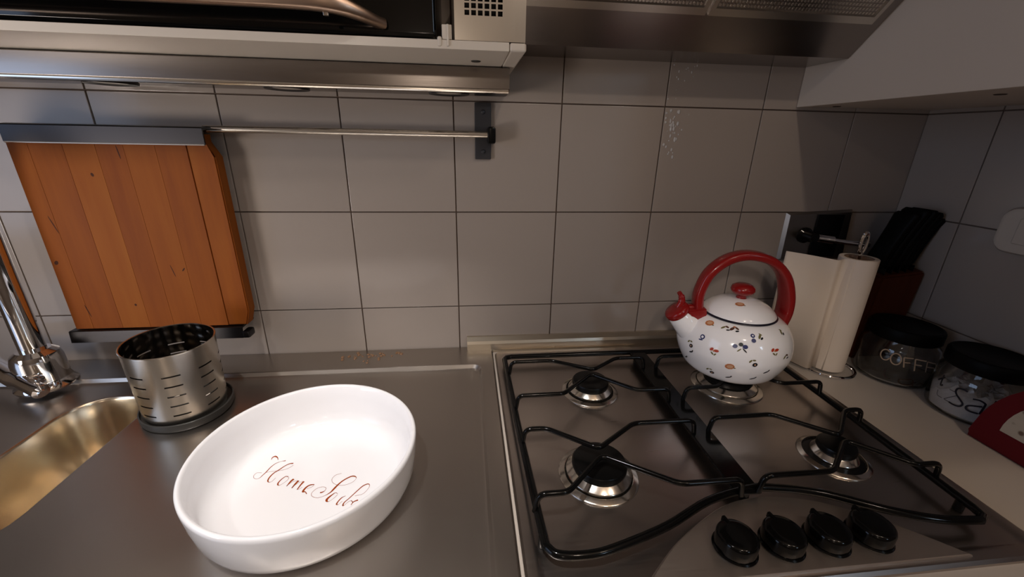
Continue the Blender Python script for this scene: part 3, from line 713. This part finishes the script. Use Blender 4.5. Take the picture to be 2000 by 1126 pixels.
t = thing('vent_panel', (-0.915, -0.2, 0.5593), 'perforated steel side panel standing between microwave and hood', 'vent panel')
bm = nb()
hx_ = [-0.9455+0.0084*i for i in range(6)]
gx = [-0.9585]+[v for x in hx_ for v in (x, x+0.0060)]+[-0.8675]
gz = [0.5597]+[v for i in range(8) for v in (0.5875+0.0076*i, 0.5931+0.0076*i)]+[0.66]
def grid_panel(bm, y):
    V = [[bm.verts.new((x, y, z)) for x in gx] for z in gz]
    for i in range(len(gz)-1):
        for k in range(len(gx)-1):
            if i % 2 == 1 and k % 2 == 1: continue
            bm.faces.new((V[i][k], V[i][k+1], V[i+1][k+1], V[i+1][k]))
    return V
Va = grid_panel(bm, -0.2145); Vb = grid_panel(bm, -0.213)
for i in range(1, len(gz)-1, 2):
    for k in range(1, len(gx)-1, 2):
        q = [(i, k), (i, k+1), (i+1, k+1), (i+1, k)]
        for (a, b), (c, d) in zip(q, q[1:]+q[:1]): bm.faces.new((Va[a][b], Va[c][d], Vb[c][d], Vb[a][b]))
q = [(0, 0), (0, len(gx)-1), (len(gz)-1, len(gx)-1), (len(gz)-1, 0)]
for (a, b), (c, d) in zip(q, q[1:]+q[:1]): bm.faces.new((Va[a][b], Va[c][d], Vb[c][d], Vb[a][b]))
box(bm, -0.8690, -0.8676, -0.213, -0.02, 0.5597, 0.66)
obj('perforated_face', bm, SATIN, t, smooth=20)
bm = nb(); box(bm, -0.957, -0.870, -0.200, -0.02, 0.5597, 0.66); obj('dark_lining', bm, BLACKPL, t, smooth=0)

t = thing('microwave', (-1.5, -0.15, 0.5593), 'black microwave oven with bronze steel bar handle on the white shelf', 'microwave')
bm = nb(); box(bm, -2.3, -0.983, -0.172, -0.01, 0.566, 0.90, 0.004); obj('oven_body', bm, BLACKPL, t)
bm = nb(); box(bm, -2.3, -0.983, -0.196, -0.173, 0.5655, 0.90, 0.004, 3); obj('glass_door', bm, GLASSBLK, t)
for x in (-2.1, -1.06):
    bm = nb(); lathe(bm, [(0, 0), (.012, 0), (.012, .0068), (0, .0068)], (x, -0.15, 0.5593), 16); obj('foot', bm, BLACKPL, t)
bm = nb()
hp = smooth_path([(-2.3, -0.232, 0.5845), (-1.9, -0.232, 0.5845), (-1.3, -0.232, 0.5845), (-1.16, -0.232, 0.5845), (-1.105, -0.229, 0.583), (-1.072, -0.216, 0.579), (-1.050, -0.196, 0.575)], 6)
rings = []
for i, q in enumerate(hp):
    a_ = hp[max(i-1, 0)]; b_ = hp[min(i+1, len(hp)-1)]; tt = (b_-a_).normalized(); nn = Vector((tt.y, -tt.x, 0)).normalized()
    if nn.y > 0: nn = -nn
    tp = max(0.0, (q.x+1.13)/0.07); hgt = 0.030*(1-0.60*min(tp, 1))
    ring = []
    for k in range(16):
        an = 2*PI*k/16; cs, sn = math.cos(an), math.sin(an)
        ring.append(q+nn*(0.009*math.copysign(abs(cs)**.6, cs))+Vector((0, 0, hgt*0.5*math.copysign(abs(sn)**.55, sn)+hgt*0.5-0.004)))
    rings.append(ring)
loft(bm, rings, True, True); hd = obj('handle', bm, BRONZE, t, smooth=50)
bm = nb(); box(bm, -1.112, -1.106, -0.232, -0.226, 0.5755, 0.5800, 0.0006); obj('fixing_clip', bm, BRIGHT, hd)

# hood
t = thing('range_hood', (-0.585, -0.2, 0.58), 'dark steel cooker hood with mesh filters above the gas hob', 'hood')
HX0, HX1 = -0.8645, -0.3015
bm = nb()
out_ = [(-0.0045, 0.580), (-0.100, 0.580), (-0.40, 0.851), (-0.40, 1.20), (-0.0045, 1.20)]
prism(bm, out_, 'x', HX0, HX1); obj('hood_shell', bm, HOODST, t, smooth=0)
sl = Vector((0, -0.30, 0.271)).normalized(); sn_ = Vector((0, -0.271, -0.30)).normalized()
def hpnt(x, s, h=0.0): return Vector((x, -0.100, 0.580))+sl*s+sn_*h
def hbox(bm, x0, x1, s0, s1, h0, h1):
    vs = [bm.verts.new(hpnt(x, s, h)) for h in (h0, h1) for s in (s0, s1) for x in (x0, x1)]
    for q in ((0, 1, 3, 2), (4, 5, 7, 6), (0, 1, 5, 4), (2, 3, 7, 6), (0, 2, 6, 4), (1, 3, 7, 5)): bm.faces.new([vs[i] for i in q])
for a, b in ((-0.862, -0.594), (-0.589, -0.321)):
    bm = nb(); s0, s1, wd = 0.062, 0.36, 0.011
    hbox(bm, a, b, s0, s0+wd, 0.0002, 0.005); hbox(bm, a, b, s1-wd, s1, 0.0002, 0.005)
    hbox(bm, a, a+wd*.6, s0+wd, s1-wd, 0.0002, 0.005); hbox(bm, b-wd*.6, b, s0+wd, s1-wd, 0.0002, 0.005)
    fl = obj('filter_frame', bm, SATIN, t, smooth=20)
    bm = nb(); hbox(bm, a+wd*.6, b-wd*.6, s0+wd, s1-wd, 0.0002, 0.002)
    obj('filter_plate', bm, HOODST, fl, smooth=0)
    bm = nb()
    for i in range(46):
        for j in range(5):
            x = a+0.012+i*(b-a-0.024)/45; s = s0+wd+0.004+j*0.006
            hbox(bm, x-0.0013, x+0.0013, s-0.0018, s+0.0018, 0.002, 0.0032)
    o = obj('filter_mesh', bm, SATIN, fl, smooth=0); o['kind'] = 'stuff'

# corner wall cabinet
t = thing('corner_cabinet', (-0.15, -0.35, 0.512), 'plain white wall cabinet hung in the corner right of the hood', 'cabinet')
bm = nb(); box(bm, -0.281, -0.0045, -0.70, -0.0045, 0.5125, 1.20, 0.001); obj('carcass', bm, CABWHITE, t)
bm = nb(); box(bm, -0.2995, -0.2815, -0.70, -0.0048, 0.5105, 1.20, 0.0012); obj('side_panel', bm, CABWHITE, t)
for x, y in ((-0.236, -0.030), (-0.213, -0.272)):
    bm = nb(); lathe(bm, [(0, 0), (.006, 0), (.0072, .0010), (0, .0010)], (x, y, 0.5114), 20); obj('screw_cap', bm, BROWNINK, t)

# ------------------------------------------------------------------ right corner things
t = thing('gas_tap', (-0.185, -0.006, 0.25), 'steel wall plate with black panel and chrome lever behind the paper roll', 'gas tap')
bm = nb()
loft(bm, [[Vector((a, -0.0045, b)) for a, b in ((-0.263, 0.200), (-0.104, 0.200), (-0.112, 0.312), (-0.265, 0.304))],
          [Vector((a, -0.012, b)) for a, b in ((-0.258, 0.204), (-0.109, 0.204), (-0.117, 0.307), (-0.260, 0.300))]], True, True)
obj('wall_plate', bm, STEEL, t, smooth=20)
bm = nb(); box(bm, -0.196, -0.134, -0.0155, -0.0118, 0.208, 0.302, 0.0015); obj('black_panel', bm, BLACKPL, t)
MX = Matrix.Translation((-0.216, -0.012, 0.257)) @ Matrix.Rotation(PI/2, 4, 'X')
bm = nb(); lathe(bm, [(0, 0), (.016, 0), (.017, .003), (.012, .007), (.011, .026), (.009, .030), (0, .030)], (0, 0, 0), 28, 0, MX); obj('valve', bm, BLACKEN, t)
bm = nb(); tube(bm, [(-0.205, -0.034, 0.256), (-0.172, -0.040, 0.252)], 0.0085, 16); obj('lever_hub', bm, CHROME, t)
bm = nb(); tube(bm, smooth_path([(-0.180, -0.040, 0.253), (-0.150, -0.044, 0.249), (-0.115, -0.050, 0.246), (-0.098, -0.053, 0.245)], 4), 0.0065, 14, flat=0.8); obj('lever', bm, CHROME, t)

RC = (-0.203, -0.138)
t = thing('paper_towel_holder', (RC[0], RC[1], 0.0003), 'chrome wire paper towel stand with ring base and looped rod', 'towel holder')
bm = nb(); tube(bm, [(RC[0]+0.006+0.048*math.cos(a), RC[1]+0.002+0.048*math.sin(a), 0.0035) for a in [2*PI*k/48 for k in range(48)]], 0.003, 8, True)
tube(bm, [(RC[0]+0.006-0.048, RC[1]+0.002, 0.0035), (RC[0]+0.006+0.048, RC[1]+0.002, 0.0035)], 0.003, 8); obj('ring_base', bm, CHROME, t)
bm = nb(); tube(bm, [(RC[0], RC[1], 0.004), (RC[0], RC[1], 0.252)], 0.003, 8); obj('rod', bm, CHROME, t)
bm = nb(); lp = [(RC[0]+0.007*math.sin(a)*0.9, RC[1]-0.006*math.sin(a)*0, 0.270-0.020*math.cos(a)) for a in [2*PI*k/28 for k in range(28)]]
tube(bm, lp, 0.0028, 8, True); obj('loop', bm, CHROME, t)
t = thing('paper_towel_roll', (RC[0], RC[1], 0.0075), 'nearly used roll of white paper towel with one sheet hanging loose', 'paper roll')
bm = nb(); lathe(bm, [(0.0235, 0.0), (0.031, 0.0), (0.0315, 0.001), (0.0315, 0.2335), (0.031, 0.2345), (0.0235, 0.2345)], (RC[0], RC[1], 0.0075), 48); obj('paper_winding', bm, PAPER, t, smooth=50)
bm = nb(); lathe(bm, [(0.0215, 0.0005), (0.0233, 0.0005), (0.0233, 0.2335), (0.0215, 0.2335), (0.0215, 0.0005)], (RC[0], RC[1], 0.0075), 40); obj('cardboard_core', bm, CARD, t, smooth=50)
bm = nb()
sh = smooth_path([(RC[0]-0.0245, RC[1]-0.0205, 0), (RC[0]-0.033, RC[1]-0.006, 0), (RC[0]-0.046, RC[1]-0.010, 0), (RC[0]-0.054, RC[1]-0.006, 0), (RC[0]-0.068, RC[1]+0.022, 0), (RC[0]-0.084, RC[1]+0.048, 0), (RC[0]-0.096, RC[1]+0.066, 0)], 5)
lo = [Vector((v.x, v.y, 0.0075+0.006*max(0, (RC[0]-0.054-v.x)/0.04))) for v in sh]; hi = [Vector((v.x-0.001, v.y+0.001, 0.2415-0.004*(RC[0]-v.x)/0.1)) for v in sh]
mid = [(a+b)/2+Vector((0.0015*math.sin(i*0.6), 0, 0)) for i, (a, b) in enumerate(zip(lo, hi))]
loft(bm, [lo, mid, hi], closed=False)
o = obj('loose_sheet', bm, PAPER, t, smooth=80)
s_ = o.modifiers.new('thickness', 'SOLIDIFY'); s_.thickness = 0.0006

# knife block and knives
t = thing('knife_block', (-0.062, -0.075, 0.0003), 'dark red brown wooden knife block in the corner behind the coffee jar', 'knife block')
bm = nb()
lo = [Vector((a, b, 0.0003)) for a, b in ((-0.110, -0.106), (-0.016, -0.106), (-0.016, -0.026), (-0.110, -0.026))]
hi = [Vector((a, b, c)) for a, b, c in ((-0.104, -0.109, 0.190), (-0.0065, -0.109, 0.200), (-0.0065, -0.028, 0.210), (-0.104, -0.028, 0.200))]
loft(bm, [lo, hi], True, True)
bmesh.ops.bevel(bm, geom=bm.edges[:], offset=0.004, segments=2, affect='EDGES'); obj('block', bm, BLOCKW, t, smooth=30)
bm = nb()
for i in range(5):
    x = -0.092+0.016*i; box(bm, x-0.001, x+0.001, -0.100, -0.040, 0.190+0.0022*i, 0.2055+0.0016*i)
obj('slot_edges', bm, BLACKPL, t, smooth=0)
def knife(i, x, y, ln, w_):
    dv = Vector((0.20, -0.13, 0.95)).normalized(); b0 = Vector((x, y, 0.2005+0.10*(x+0.09)))
    t = thing('kitchen_knife', b0, 'kitchen knife with plain black handle stuck in the corner knife block', 'knife', 'knives in the corner block')
    bm = nb(); rings = []
    side = Vector((0, 1, 0)); thk = dv.cross(side).normalized()
    for s, a, c in ((0.0, 0.9, 0.8), (0.01, 1, 1), (0.05, 0.94, 1), (0.09, 1.0, 1), (ln-0.006, 1.12, 0.95), (ln, 0.95, 0.7)):
        ring = []
        for k in range(14):
            an = 2*PI*k/14; cs, sn = math.cos(an), math.sin(an)
            ring.append(b0+dv*s+side*(w_*a*math.copysign(abs(cs)**.7, cs))+thk*(0.0088*c*math.copysign(abs(sn)**.7, sn)))
        rings.append(ring)
    loft(bm, rings, True, True); obj('handle', bm, KNIFEBLK, t, smooth=50)
    bm = nb(); box(bm, -0.0008, 0.0008, -w_*0.9, w_*0.9, -0.010, 0.002)
    q = Matrix.Translation(b0) @ dv.to_track_quat('Z', 'Y').to_matrix().to_4x4()
    for v in bm.verts: v.co = q @ v.co
    obj('blade', bm, BRIGHT, t, smooth=0)
for i, (x, y, ln, w_) in enumerate(((-0.093, -0.070, 0.122, .022), (-0.0765, -0.069, 0.128, .024), (-0.060, -0.070, 0.126, .024), (-0.0445, -0.070, 0.120, .024), (-0.029, -0.071, 0.106, .022))): knife(i, x, y, ln, w_)

# jars
def jar(name, c, r, label, cat):
    t = thing(name, (c[0], c[1], 0.0003), label, cat)
    bm = nb()
    lathe(bm, [(0, 0), (r*.86, 0), (r*.95, .003), (r, .010), (r, .066), (r*.965, .077), (r*.83, .086), (r*.82, .096), (r*.785, .096), (r*.785, .085), (r*.925, .075), (r*.955, .065), (r*.955, .011), (r*.90, .006), (0, .006)], (c[0], c[1], 0.0003), 64)
    obj('glass_body', bm, GLASS, t, smooth=60)
    bm = nb(); lathe(bm, [(r*.83, .0885), (r*.91, .0890), (r*.93, .0910), (r*.93, .1100), (r*.90, .1130), (r*.84, .1140), (r*.81, .1125), (0, .1125)], (c[0], c[1], 0.0003), 64); obj('lid', bm, KNIFEBLK, t, smooth=40)
    return t
def surf(c, r):
    return lambda u, v: Vector((c[0]+(r+0.0004)*math.cos(u/r), c[1]+(r+0.0004)*math.sin(u/r), v))
def strokes(bm, S, c, r, wd):
    for s in S:
        pts = []
        last = None
        for th, z in s:
            if last is not None:
                while th-last > 180: th -= 360
                while th-last < -180: th += 360
            last = th; pts.append((math.radians(th)*r, z/1e4, wd))
        if len(pts) > 1: ribbon(bm, pts, surf(c, r), 0, 5)
COFFEE_TEXT = [[(-143.1,696),(-145.4,718),(-148.0,726),(-150.6,716),(-152.8,692),(-154.1,657),(-154.5,616),(-153.7,575),(-152.0,541),(-149.7,519),(-147.0,512),(-144.4,520),(-142.3,542),(-141.0,576)],[(-125.6,619),(-125.1,578),(-125.6,539),(-127.0,508),(-129.2,488),(-131.8,482),(-134.4,492),(-136.8,514),(-138.5,548),(-139.5,588),(-139.4,629),(-138.5,665),(-136.7,692),(-134.3,706),(-131.7,704),(-129.2,687),(-127.0,657),(-125.6,619)],[(-123.1,668),(-118.9,466)],[(-123.1,668),(-110.5,683)],[(-121.0,568),(-112.5,581)],[(-107.9,678),(-103.4,435)],[(-107.9,678),(-90.8,658)],[(-105.9,563),(-95.4,559)],[(-88.7,646),(-84.9,423)],[(-88.7,646),(-62.8,575)],[(-87.3,538),(-69.0,500)],[(-84.9,423)]]
REFRACTED_TEXT = [[(-149.4,342),(-149.8,278),(-148.4,223),(-145.2,178),(-139.0,178)],[(-127.1,216),(-127.3,160),(-121.7,118),(-109.6,142),(-109.4,240),(-127.1,216)],[(-108.3,230),(-105.7,93)],[(-109.1,186),(-102.3,189)],[(-99.6,161),(-92.2,174),(-88.8,111),(-97.7,100)]]
SALT_TEXT = [[(-149.0,596),(-154.6,609),(-160.3,591),(-161.7,535),(-159.3,479),(-153.6,422),(-149.1,367),(-149.5,320),(-152.8,291),(-158.2,285),(-164.3,296)],[(-141.1,507),(-134.0,520),(-127.4,491),(-126.7,442),(-128.1,279)],[(-128.6,426),(-140.6,381),(-144.0,341),(-143.0,298),(-137.9,279),(-129.6,285)],[(-117.6,588),(-120.5,285)],[(174.8,697),(175.4,503),(179.4,523)],[(167.7,554),(178.2,666)]]
SALT_THIN = [[(-169.7,510),(-162.2,508)],[(-171.6,305),(-158.8,459)],[(174.8,396),(176.9,307),(-174.7,301)],[(-171.4,300),(-164.3,296)]]
JC, JR = (-0.087, -0.172), 0.061
t = jar('coffee_jar', JC, JR, 'glass jar with black lid and cream COFFEE lettering beside the paper roll', 'jar')
bm = nb(); strokes(bm, [[(a-9, b) for a, b in q] for q in COFFEE_TEXT], JC, JR, 0.0021); obj('coffee_lettering', bm, GOLDINK, t, smooth=0)
bm = nb(); strokes(bm, REFRACTED_TEXT, JC, JR, 0.0022); obj('refracted_lettering', bm, BROWNINK, t, smooth=0)  # lower row copies refraction of the far lettering, drawn as flat print
SJ, SR = (-0.0655, -0.298), 0.060
t = jar('salt_jar', SJ, SR, 'glass jar of white salt with black lid and handwritten salt lettering', 'jar')
bm = nb(); rs = []
n = 40
lathe(bm, [(0, .0066), (SR*.90, .0066), (SR*.945, .012), (SR*.945, .040)], (SJ[0], SJ[1], 0.0003), n)
prev = None
tops = []
for q in (0.945, 0.75, 0.5, 0.25):
    tops.append([Vector((SJ[0]+SR*q*math.cos(2*PI*k/n), SJ[1]+SR*q*math.sin(2*PI*k/n), 0.0403 if q > .9 else 0.049+0.008*math.sin(k*1.3+q*9)+random.uniform(-.003, .003))) for k in range(n)])
loft(bm, tops, False, True); bmesh.ops.remove_doubles(bm, verts=bm.verts[:], dist=0.0005)
o = obj('salt', bm, SALT, t, smooth=60); o['kind'] = 'stuff'
bm = nb(); strokes(bm, [[(a-9, b) for a, b in q] for q in SALT_TEXT], SJ, SR, 0.0028); obj('salt_lettering', bm, INK, t, smooth=0)
bm = nb(); strokes(bm, [[(a-9, b) for a, b in q] for q in SALT_THIN], SJ, SR, 0.0012); obj('ghost_lettering', bm, INKTHIN, t, smooth=0)

# red half-round napkin holder
t = thing('napkin_holder', (-0.125, -0.47, 0.0003), 'dark red half round napkin holder with cream flowered window in the right foreground', 'napkin holder')
def half(ry, rz, n=24, z0=0.0, cy=-0.472): return [(cy+ry*math.cos(PI*k/n), z0+rz*math.sin(PI*k/n)) for k in range(n+1)]
for x0, x1, nm in ((-0.140, -0.130, 'front_panel'), (-0.110, -0.100, 'rear_panel')):
    bm = nb(); prism(bm, [(-0.352, 0.0003), (-0.352, 0.012)]+[q for q in half(0.118, 0.135, 24, 0.012)][1:-1]+[(-0.592, 0.012), (-0.592, 0.0003)], 'x', x0, x1)
    bmesh.ops.bevel(bm, geom=[e for e in bm.edges if abs(e.verts[0].co.x-e.verts[1].co.x) < 1e-6], offset=0.0035, segments=3, affect='EDGES')
    pn = obj(nm, bm, REDMATT, t, smooth=40)
    if nm == 'front_panel':
        bm = nb(); prism(bm, half(0.086, 0.086, 24, 0.036), 'x', -0.1408, -0.1385); obj('flowered_inset', bm, CREAM, pn, smooth=20)
bm = nb(); box(bm, -0.1305, -0.1095, -0.585, -0.360, 0.0003, 0.010); obj('base_bar', bm, REDMATT, t)

# white fitting on the right wall
t = thing('wall_socket', (-0.006, -0.26, 0.31), 'rounded white plastic fitting on the right wall tiles above the salt jar', 'wall socket')
bm = nb()
def rl_(i, x): return [Vector((x, v.x, v.y)) for v in rrect(-0.33+i, -0.198-i, 0.272+i, 0.350-i, 0.022-i*0.5, 0)]
loft(bm, [rl_(0, -0.0045), rl_(0, -0.014), rl_(0.003, -0.0195), rl_(0.008, -0.021)], True, True); obj('cover', bm, WHITEPL, t, smooth=40)
bm = nb(); box(bm, -0.0235, -0.0205, -0.300, -0.228, 0.290, 0.333, 0.002); obj('switch_plate', bm, WHITEPL, t)

# raised beads standing in for glints on the tiles and on the steel rim
def drops(name, label, cat, spots_, wallp, dm):
    bm = nb()
    for a, b, sa, sb, n, r0, r1 in spots_:
        for i in range(n):
            x = random.gauss(a, sa); z = random.gauss(b, sb); r = random.uniform(r0, r1); rz = r*random.uniform(.8, 1.9)
            if wallp: M = Matrix.Translation((x, -0.0041, z)) @ Matrix.Rotation(PI/2, 4, 'X')
            else: M = Matrix.Translation((x, z, 0.0081))
            bmesh.ops.create_uvsphere(bm, u_segments=10, v_segments=6, radius=1, matrix=M @ Matrix.Diagonal((r, rz, r*0.55, 1)))
    o = obj(name, bm, dm, smooth=80); tag(o, label, cat, kind='stuff')
GLINT = mat('pale_glint_beads', (0.50, 0.49, 0.49), 0.09, 0, 0.0, 0.8)  # pale base colour helps the beads pass for bright glints
drops('grease_glints', 'bluish grease beads standing in for window glints on the wall tiles above the kettle', 'glint beads', [(-0.548, 0.455, 0.008, 0.028, 40, .001, .0028), (-0.540, 0.545, 0.011, 0.03, 20, .0007, .0016)], True, GLINT)
GLINT2 = mat('amber_glint_beads', (0.20, 0.11, 0.06), 0.08, 0, 0.0, 0.8)  # amber colour put in for orange glints on the steel
drops('amber_glints', 'small amber beads standing in for warm glints on the rear steel rim below the tiles', 'water drops', [(-1.15, -0.032, 0.032, 0.010, 34, .0015, .004)], False, GLINT2)
